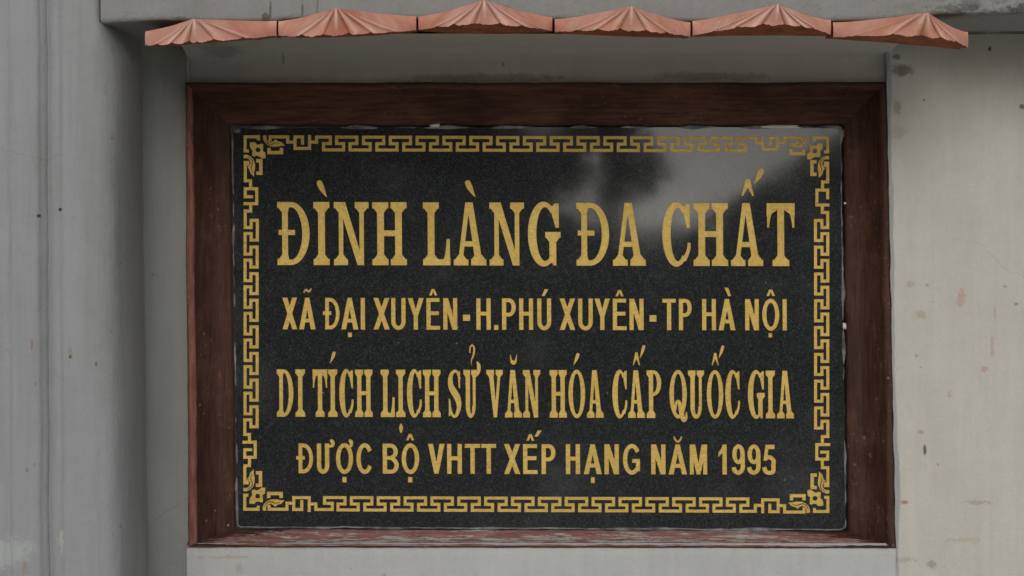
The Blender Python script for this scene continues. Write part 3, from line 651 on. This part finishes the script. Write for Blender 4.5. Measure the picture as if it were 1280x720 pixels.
lp += path([(305, 552.6), (319, 552.6), (319, 571.5), (306, 571.5), (306, 562), (313.4, 562)], SW) + path([(311.8, 571.5), (311.8, 582), (306, 582), (306, 603.6), (309, 603.6), (309, 601.4)], SW)
pieces.append(('key_pattern_band', lp, [], 'left run of the gold key pattern', []))
rp = path([(1031.6, 206.4), (1031.6, 203.8), (1034.7, 203.8), (1034.7, 227.3), (1028.2, 227.3), (1028.2, 237.5)], SW)
rp += path([(1034.6, 247.2), (1034.6, 237.5), (1021.2, 237.5), (1021.2, 256), (1035, 256)], SW)
rp += path([(1028, 256), (1028, 265.5), (1034.7, 265.5), (1034.7, 284.4), (1027.4, 284.4), (1027.4, 275.4), (1019.4, 275.4), (1019.4, 300.5), (1027.4, 300.5), (1027.4, 291.9)] + vband(291.9, 7, 33.5, 1034.8, 1027.5, 1019.5)
           + [(1034.8, 526.4), (1034.8, 545.5), (1028, 545.5), (1028, 555.6)], SW)
rp += path([(1036, 555.6), (1021, 555.6), (1021, 573.7), (1034.6, 573.7), (1034.6, 565), (1027.2, 565)], SW) + path([(1028, 573.7), (1028, 584.5), (1034.8, 584.5), (1034.8, 606.9), (1031.6, 606.9), (1031.6, 604.4)], SW)
pieces.append(('key_pattern_band', rp, [], 'right run of the gold key pattern', []))
# corners: each has a bracket, a flower, two leaves, two short hooks
def corner(cx, cy, sx, sy, where):
    def T(P, tr=False):
        o = []
        for x, y in P:
            a, b = (x - 120) / 12.8, (y - 115) / 12.8
            if tr: a, b = b, a
            o.append((cx + sx * a, cy + sy * b))
        return o
    pieces.append(('corner_bracket', path(T([(360, 172), (360, 140), (146, 140), (146, 366), (180, 366)]), SW), [], None, []))
    fl = [(220, 230), (300, 225), (335, 262), (380, 262), (400, 250), (437, 255), (437, 320), (428, 366), (470, 390), (475, 485), (420, 488), (370, 458), (340, 440), (300, 455), (260, 450), (258, 390), (268, 365), (235, 325), (220, 290)]
    hole = [(352 + 38 * math.cos(k * math.pi / 7), 350 + 38 * math.sin(k * math.pi / 7)) for k in range(14)]
    pieces.append(('flower', [T(fl)], [T(hole)], None, []))
    leaf = [(430, 125), (460, 115), (490, 118), (488, 165), (505, 205), (555, 230), (600, 210), (632, 178), (665, 208), (735, 230), (785, 285), (720, 285), (650, 300), (570, 298), (500, 270), (455, 225), (432, 170)]
    vein = [(462, 185, 8), (500, 240, 11), (550, 262, 12), (610, 248, 11), (640, 235, 9), (690, 248, 6), (715, 258, 3)]
    for tr in (False, True):
        v = brush([(*T([p[:2]], tr)[0], p[2] / 12.8) for p in vein], 3, False)
        pieces.append(('leaf', [T(leaf, tr)], v, None, []))
        pieces.append(('short_hook', path(T([(528, 345), (528, 392), (728, 392), (728, 345)], tr), SW + .5), [], None, []))
corner(304.4, 169, 1, 1, 'tl'); corner(1036.6, 170.3, -1, 1, 'tr'); corner(303.9, 638.4, 1, -1, 'bl'); corner(1036.9, 641.2, -1, -1, 'br')

DEEP = .0011
def S(p, y=0.0): return Vector(((p[0] - 640) / 1000, y, CH + (HZ - p[1]) / 1000))
plaque = thing('stone_plaque', 'polished black granite plaque with four lines of gold lettering inside a gold key-pattern border', 'plaque', S((677, 661), .02))
allp, outl = [], []
from collections import defaultdict
grid = defaultdict(list)
def carve(name, polys, minus, parent, label=None):
    vo, fo = union(polys, minus)
    ed = {}
    for f in fo:
        for i in range(3): ed[(f[i], f[(i + 1) % 3])] = 1
    bd = [e for e in ed if (e[1], e[0]) not in ed]
    nv = len(vo); vs = [S(v, DEEP) for v in vo]; fs = [tuple(f)[::1] for f in fo]
    idx = {}
    for a, b in bd:
        for q in (a, b):
            if q not in idx: idx[q] = len(vs); vs.append(S(vo[q], 0))
        fs.append((a, b, idx[b], idx[a]))
    for a, b in bd: outl.append((tuple(vo[a]), tuple(vo[b])))
    for f in fo:
        t = [tuple(vo[i]) for i in f]; xs, ys = [q[0] for q in t], [q[1] for q in t]
        for gx in range(int(min(xs) // 8), int(max(xs) // 8) + 1):
            for gy in range(int(min(ys) // 8), int(max(ys) // 8) + 1): grid[(gx, gy)].append(t)
    ob = mesh_obj(name, vs, fs, M_gold, parent)
    if label: ob['label'] = label
    return ob
for name, polys, minus, label, acc in pieces:
    ob = carve(name, polys, minus, plaque, label)
    for ap, kind in acc:
        a = carve('accent_mark', ap, [], None)
        a.parent = ob
        a.matrix_parent_inverse = Matrix.Identity(4)
        a.matrix_local = Matrix.Identity(4)
# the slab with the carved shapes left open
def slab_outline():
    C = [(290.5, 160), (1050.5, 159.5), (1057, 662), (297.2, 658.5)]; P = []
    for i in range(4):
        a, b = Vector(C[i]), Vector(C[(i + 1) % 4]); z = Vector(C[i - 1]); r = 5.5 if i != 2 else 9
        d1 = (z - a).normalized(); d2 = (b - a).normalized()
        for k in range(5):
            t = k / 4; q = (a + d1 * r) * (1 - t) ** 2 + a * 2 * t * (1 - t) + (a + d2 * r) * t * t; P.append(q)
        n = int((b - a).length / 7)
        for k in range(2, n - 1):
            q = a + (b - a) * k / n; nn = Vector((-d2.y, d2.x)); q = q + nn * (.8 * fbm(q.x / 1000, 3, q.y / 1000, 40) + .4 * fbm(q.x / 1000, 3, q.y / 1000, 150)); P.append(q)
    return [tuple(p) for p in P]
ol = slab_outline()
def carved(x, y):
    for t in grid.get((int(x // 8), int(y // 8)), ()):
        s_ = [(t[(i + 1) % 3][0] - t[i][0]) * (y - t[i][1]) - (t[(i + 1) % 3][1] - t[i][1]) * (x - t[i][0]) for i in range(3)]
        if min(s_) >= 0 or max(s_) <= 0: return True
    return False
iv, ie, key = [], [], {}
for a, b in list(zip(ol, ol[1:] + ol[:1])) + outl:
    e = []
    for q in (a, b):
        k = (round(q[0], 4), round(q[1], 4))
        if k not in key: key[k] = len(iv); iv.append(Vector(q))
        e.append(key[k])
    if e[0] != e[1]: ie.append(tuple(e))
vo, _e, fo, _a, _b, _c = delaunay_2d_cdt(iv, ie, [], 1, 1e-4, False)
fo = [f for f in fo if not carved(sum(vo[i].x for i in f) / len(f), sum(vo[i].y for i in f) / len(f))]
vs = [S(v) for v in vo]; fs = [tuple(f) for f in fo]
n0 = len(vs)
for p in ol: vs += [S(p, 0), S(p, .022)]
if area(ol) > 0: pass
for i in range(len(ol)):
    a = n0 + 2 * i; b = n0 + 2 * ((i + 1) % len(ol)); fs.append((a, a + 1, b + 1, b))
slab = mesh_obj('stone_slab', vs, fs, M_gran, plaque)
# cement bead round the slab, pinched and lumpy
vs, fs = [], []; m = len(ol); K = 6
for i, p in enumerate(ol):
    a, b = Vector(ol[i - 1]), Vector(ol[(i + 1) % m]); d = (b - a).normalized(); nn = Vector((d.y, -d.x))
    if area(ol) < 0: nn = -nn
    f = fbm(p[0] / 1000, 9, p[1] / 1000, 26); r = max(.3, .8 + 3.4 * f)
    if p[1] > 650: r = max(r, 1.0)
    c = Vector(p) + nn * (r * .35)
    for k in range(K):
        an = math.pi * k / (K - 1); q = c + nn * (r * math.cos(an)); vs.append(S(q, -.0009 * r * math.sin(an) + .0004))
for i in range(m):
    for k in range(K - 1):
        a = i * K + k; b = ((i + 1) % m) * K + k; fs.append((a, b, b + 1, a + 1))
mesh_obj('cement_bead', vs, fs, M_mortar, frame, True)['label'] = 'grey cement joint between stone and frame'
def lump(cx, cy, rx, ry, name, mat, seed, th=.004):
    vs, fs = [], []; n, mm = 20, 6
    for j in range(mm + 1):
        for i in range(n):
            a = 2 * math.pi * i / n; r = math.sin(j / mm * math.pi / 2) if j else 0
            e = (abs(math.cos(a)) ** .6 * (1 if math.cos(a) > 0 else -1), abs(math.sin(a)) ** .8 * (1 if math.sin(a) > 0 else -1)); k = 1 + .35 * fbm(math.cos(a), seed, math.sin(a), 1.6)
            vs.append(S((cx + rx * r * e[0] * k, cy + ry * r * e[1] * k), .001 - th * math.cos(j / mm * math.pi / 2)))
    for j in range(mm):
        for i in range(n): fs.append((j * n + i, j * n + (i + 1) % n, (j + 1) * n + (i + 1) % n, (j + 1) * n + i))
    return mesh_obj(name, vs, fs, mat, frame, True)
lump(543.5, 157, 6.5, 2.6, 'putty_blob', M_putty, 1); lump(978, 158.6, 27, 2.5, 'putty_blob', M_putty, 2, .003); lump(1055.8, 408, 2.6, 4.5, 'putty_blob', M_putty, 3, .003)
lump(296, 163, 5, 3.5, 'putty_blob', M_mortar, 4, .003); lump(1056.5, 254, 1.6, 1.8, 'putty_blob', M_putty, 5, .002)
lump(1053, 166, 3, 5, 'putty_blob', M_mortar, 8, .002)

# ------------------------------------------------------------------ clay eave tiles
YE = -.292
tiles = [ # left x, top, bottom | right x, top, bottom | peak x, y | lower rim mid y | material
 (181, 39, 57, 346.5, 26, 45, 242, 24, 52, 1, 1, 'leftmost salmon clay eave tile, its nose drooping toward the grey pillar'),
 (347.5, 26.5, 45, 521, 20.3, 38, 420, 10.5, 43, 0, 3, 'second clay eave tile from the left, above the frame\'s first corner'),
 (522.5, 20.5, 38, 691, 21.5, 39, 605, .3, 29.5, 0, 13, 'third clay eave tile from the left, its peak the highest'),
 (692.7, 24, 40, 863.5, 28, 46, 789.5, 8, 37.5, 0, 8, 'fourth clay eave tile from the left, chipped under its pleats'),
 (865, 26, 45, 1039, 25, 44, 972.5, 5, 30.5, 0, 14, 'fifth clay eave tile from the left, above the grey reflection in the stone'),
 (1040.5, 28, 47, 1210.5, 40, 60, 1159, 16, 45, 1, 9, 'rightmost orange clay eave tile reaching over the cream wall')]
for ti, (xl, tl, bl, xr, tr, br, pkx, pky, bm, mi, un, lab) in enumerate(tiles):
    TL, BL, TR, BR_ = W(xl, tl, YE), W(xl, bl, YE), W(xr, tr, YE), W(xr, br, YE)
    pt, pb = .129, .112
    tz = CH + (HZ - pky) / 2400 * (D0 + YE - pt); bz = CH + (HZ - bm) / 2400 * (D0 + YE - pb)
    root = thing('eave_tile', lab, 'roof tile', ((TL.x + TR.x) / 2, YE, min(BL.z, BR_.z)), 'row of clay eave tiles over the plaque')
    NU, NV = 220, 18; vs, fs, fm = [], [], []
    xm, half = (TL.x + TR.x) / 2, (TR.x - TL.x) / 2 - .0006; pcx = W(pkx, 0, YE - pt).x
    rnd = random.Random(ti * 5 + 3); nr = 5.6 + rnd.random() * 1.2; ph = rnd.random() * 6
    def rimtop(u):
        c = (1 - math.sqrt(u * u + .0009) ) / (1 - .03); c = max(0, c) ** 1.32
        t = (u + 1) / 2; z = lerp(TL.z, TR.z, t); zc = z + (tz - (TL.z + TR.z) / 2) * c
        return Vector((xm + half * u + (pcx - xm) * max(0, 1 - abs(u)), YE - pt * c, zc))
    def rimbot(u):
        c = 1 - u * u; t = (u + 1) / 2; z = lerp(BL.z, BR_.z, t)
        return Vector((xm + half * u + (pcx - xm) * .6 * c, YE - pb * c, z + (bz - (BL.z + BR_.z) / 2) * c))
    for j in range(NV + 1):
        v = j / NV
        for i in range(NU + 1):
            u = -1 + 2 * i / NU; a, b = rimtop(u), rimbot(u)
            # fan coordinate: rays leave the peak
            sray = u / (v + .10) * 1.1
            p = a.lerp(b, v)
            fade = max(0, 1 - (abs(sray) / .95) ** 4) * min(1, v * 2.2 + .1)
            rid = abs(math.sin(sray * nr * math.pi / 1.9 * (1 + .12 * math.sin(sray * 3 + ph)) + ph * .3)) ** .7
            jag = fbm(u * 3 + ti * 7, 0, 0, 4) * .0009 * (v > .99) + (.0010 * max(0, fbm(u * 9, ti, 1, 4)) if v > .99 else 0)
            p.y -= .0085 * fade * (rid - .5) + .0010 * fbm(p.x, ti, p.z, 40)
            bul = math.sin(v * math.pi) * .002; p.y -= bul; p.z += jag - .0034 * fade * (rid - .5) * v ** 3
            vs.append(p)
    for j in range(NV):
        for i in range(NU):
            a = j * (NU + 1) + i; fs.append((a, a + NU + 1, a + NU + 2, a + 1))
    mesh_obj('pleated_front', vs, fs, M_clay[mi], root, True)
    # slab behind the front: top sheet, raw underside, ends
    vs, fs = [], []; NB = 5; YBK = YE + .05
    zbl, zbr, zbm = (W(0, q, YBK).z for q in (bl + 1.5, br + 1.5, bm + un))
    for side in (0, 1):
        for j in range(NB + 1):
            for i in range(NU + 1):
                u = -1 + 2 * i / NU; e = rimtop(u) if side == 0 else rimbot(u)
                if side == 1: e = e + Vector((0, .004, .0012 * fbm(u * 6, ti, 5, 4) + .0008))
                t = (u + 1) / 2; zb = lerp(TL.z, TR.z, t) - .001 if side == 0 else lerp(zbl, zbr, t) + (zbm - (zbl + zbr) / 2) * (1 - u * u)
                bk = Vector((xm + half * u, YBK, zb)); q = e.lerp(bk, j / NB)
                if side and 0 < j < NB: q.z += .0022 * fbm(q.x, q.y, ti, 45)
                vs.append(q)
    n1 = (NB + 1) * (NU + 1)
    for s_ in (0, 1):
        for j in range(NB):
            for i in range(NU):
                a = s_ * n1 + j * (NU + 1) + i; q = (a, a + 1, a + NU + 2, a + NU + 1); fs.append(q if s_ == 0 else q[::-1])
    for i in range(NU):                                                # back edge
        a = NB * (NU + 1) + i; b = n1 + a; fs.append((a, a + 1, b + 1, b))
    for i in (0, NU):                                                  # both ends
        for j in range(NB):
            a = j * (NU + 1) + i; b = a + NU + 1; fs.append((a, b, b + n1, a + n1))
    mesh_obj('tile_body', vs, fs, M_raw, root)

# ------------------------------------------------------------------ yard in front of the wall (seen mirrored in the stone), with added bounce ground up close
M_yard = simple('damp_mossy_earth', (.030, .032, .022), (.06, .058, .045), 1.5)
gr = mesh_obj('ground', [(-60, -90, 0), (60, -90, 0), (60, 40, 0), (-60, 40, 0)], [(0, 1, 2, 3)], M_yard); gr['kind'] = 'structure'
M_bounce = simple('pale_bounce_surface', (.52, .50, .46), (.60, .585, .55), 2.5)
bounce = mesh_obj('bounce_ground', [(-14, -7.2, .004), (14, -7.2, .004), (14, -.05, .004), (-14, -.05, .004)], [(0, 1, 2, 3)], M_bounce); bounce['kind'] = 'structure'  # unseen pale sheet, added to throw light up under beam and tiles
M_leaf = simple('dark_foliage', (.020, .034, .014), (.05, .07, .03), 3, .7); M_bark = simple('bark', (.07, .055, .04), (.12, .10, .08), 12)
def tree(x, y, h, r, label, seed, n=2600, base=.25, core=0):
    rr = random.Random(seed); t = thing('broadleaf_tree', label, 'tree', (x, y, 0), 'trees across the yard')
    vs, fs = [], []
    def tube(a, b, ra, rb):
        a, b = Vector(a), Vector(b); d = (b - a).normalized(); s = d.cross(Vector((0, 1, .1))).normalized(); q = d.cross(s); k = len(vs)
        for c, rad in ((a, ra), (b, rb)):
            for i in range(7): an = 2 * math.pi * i / 7; vs.append(c + s * rad * math.cos(an) + q * rad * math.sin(an))
        for i in range(7): fs.append((k + i, k + (i + 1) % 7, k + 7 + (i + 1) % 7, k + 7 + i))
    tube((x, y, 0), (x, y, h * .45), .16, .11)
    lobes = []
    for i in range(16 if core else 9):
        a = rr.uniform(0, 6.28); e = (x + math.cos(a) * r * rr.uniform(.2, .75), y + math.sin(a) * r * rr.uniform(.2, .75), h * rr.uniform(base + .15, .92)); tube((x, y, h * rr.uniform(.2, .45)), e, .07, .02); lobes.append((Vector(e), r * rr.uniform(.32, .6)))
    mesh_obj('trunk', vs, fs, M_bark, t)
    lv, lf = [], []
    if core:
        for c, q in lobes:
            k0 = len(lv); A, B = 10, 7
            for j in range(B + 1):
                for i in range(A):
                    th = math.pi * j / B; ph = 2 * math.pi * i / A; d = Vector((math.sin(th) * math.cos(ph), math.sin(th) * math.sin(ph), math.cos(th)))
                    lv.append(c + d * q * core * (1 + .3 * fbm(c.x + d.x, d.y, d.z, 1.7)))
            for j in range(B):
                for i in range(A): lf.append((k0 + j * A + i, k0 + j * A + (i + 1) % A, k0 + (j + 1) * A + (i + 1) % A, k0 + (j + 1) * A + i))
    for i in range(n):
        c, q = rr.choice(lobes); d = Vector((rr.gauss(0, 1), rr.gauss(0, 1), rr.gauss(0, 1))).normalized() * q * rr.random() ** .4; p = c + d; s = rr.uniform(.07, .16)
        a = Vector((rr.gauss(0, 1), rr.gauss(0, 1), rr.gauss(0, 1))).normalized(); b = a.cross(Vector((rr.gauss(0, 1), rr.gauss(0, 1), rr.gauss(0, 1)))).normalized()
        k = len(lv); lv += [p - a * s, p + b * s * .5, p + a * s, p - b * s * .5]; lf.append((k, k + 1, k + 2, k + 3))
    mesh_obj('crown', lv, lf, M_leaf, t)
tree(-8.2, -20, 5.6, 4.2, 'tall dark broadleaf tree at the far left across the yard', 11, 7000, .0, .85)
tree(-3.6, -21, 5.4, 3.4, 'rounded dark tree just left of the yard\'s open view', 12, 8000, .0, .85)
tree(1.35, -24, 5.2, 1.0, 'thin loose tree standing alone in the open view across the yard', 13, 1500, .25)
tree(.15, -23, 4.6, 1.1, 'small bushy tree behind and left of the thin tree', 16, 2600, .1, .5)
tree(7.6, -22, 5.2, 3.0, 'dark broadleaf tree behind the shed at the right', 14, 6000, .0, .85)
hd = thing('hedge', 'long dark clipped hedge closing the yard at eye height', 'hedge', (0, -18, 0))
vs, fs = [], []
N = 90
for i in range(N + 1):
    x = -11 + 24 * i / N; hh = 1.58 + .10 * fbm(x, 0, 0, 1.3) + .07 * fbm(x, 5, 0, 5); fy = .15 * fbm(x, 9, 0, 2)
    vs += [(x, -17.6 + fy, 0), (x, -17.5 + fy, hh * .6), (x, -17.7 + fy, hh), (x, -18.4, hh), (x, -18.5, 0)]
for i in range(N):
    for j in range(4): a = i * 5 + j; fs.append((a, a + 5, a + 6, a + 1))
mesh_obj('hedge_core', vs, fs, M_leaf, hd)
lv, lf = [], []; rr = random.Random(4)
for i in range(7000):
    x = rr.uniform(-11, 13); hh = 1.6 + .10 * fbm(x, 0, 0, 1.3); p = Vector((x, -17.5 + rr.uniform(-.8, .1), hh + rr.gauss(0, .05))) if i % 2 else Vector((x, -17.5, rr.uniform(0, hh)))
    a = Vector((rr.gauss(0, 1), rr.gauss(0, 1), rr.gauss(0, 1))).normalized(); b = a.cross(Vector((rr.gauss(0, 1), .3, rr.gauss(0, 1)))).normalized(); q = rr.uniform(.04, .09)
    k = len(lv); lv += [p - a * q, p + b * q * .5, p + a * q, p - b * q * .5]; lf.append((k, k + 1, k + 2, k + 3))
lv_ = mesh_obj('leaves', lv, lf, M_leaf, hd)
sh = thing('shed', 'low shed with a dark pitched roof behind the hedge at right', 'shed', (4.4, -20.5, 0))
M_roof = simple('dark_roof', (.05, .03, .025), (.09, .06, .05), 3); M_shed = simple('shed_render', (.14, .13, .11), (.2, .19, .17), 2)
x0, x1, y0, y1, ze, zr = 2.7, 6.3, -22.4, -19.6, 1.95, 3.1
mesh_obj('shed_walls', [(x0, y0, 0), (x1, y0, 0), (x1, y1, 0), (x0, y1, 0), (x0, y0, ze), (x1, y0, ze), (x1, y1, ze), (x0, y1, ze), ((x0 + x1) / 2, y0, zr - .1), ((x0 + x1) / 2, y1, zr - .1)],
         [(0, 1, 5, 8, 4), (3, 2, 6, 9, 7), (0, 3, 7, 4), (1, 2, 6, 5)], M_shed, sh)
xm = (x0 + x1) / 2
for sx in (-1, 1):
    xe = xm + sx * (x1 - x0 + .5) / 2; ya, yb = y0 - .25, y1 + .25
    mesh_obj('roof_slope', [(xm, ya, zr), (xm, yb, zr), (xe, yb, ze - .12), (xe, ya, ze - .12), (xm, ya, zr - .1), (xm, yb, zr - .1), (xe, yb, ze - .22), (xe, ya, ze - .22)],
             [(0, 1, 2, 3), (4, 5, 6, 7), (0, 3, 7, 4), (1, 2, 6, 5), (2, 3, 7, 6)], M_roof, sh)
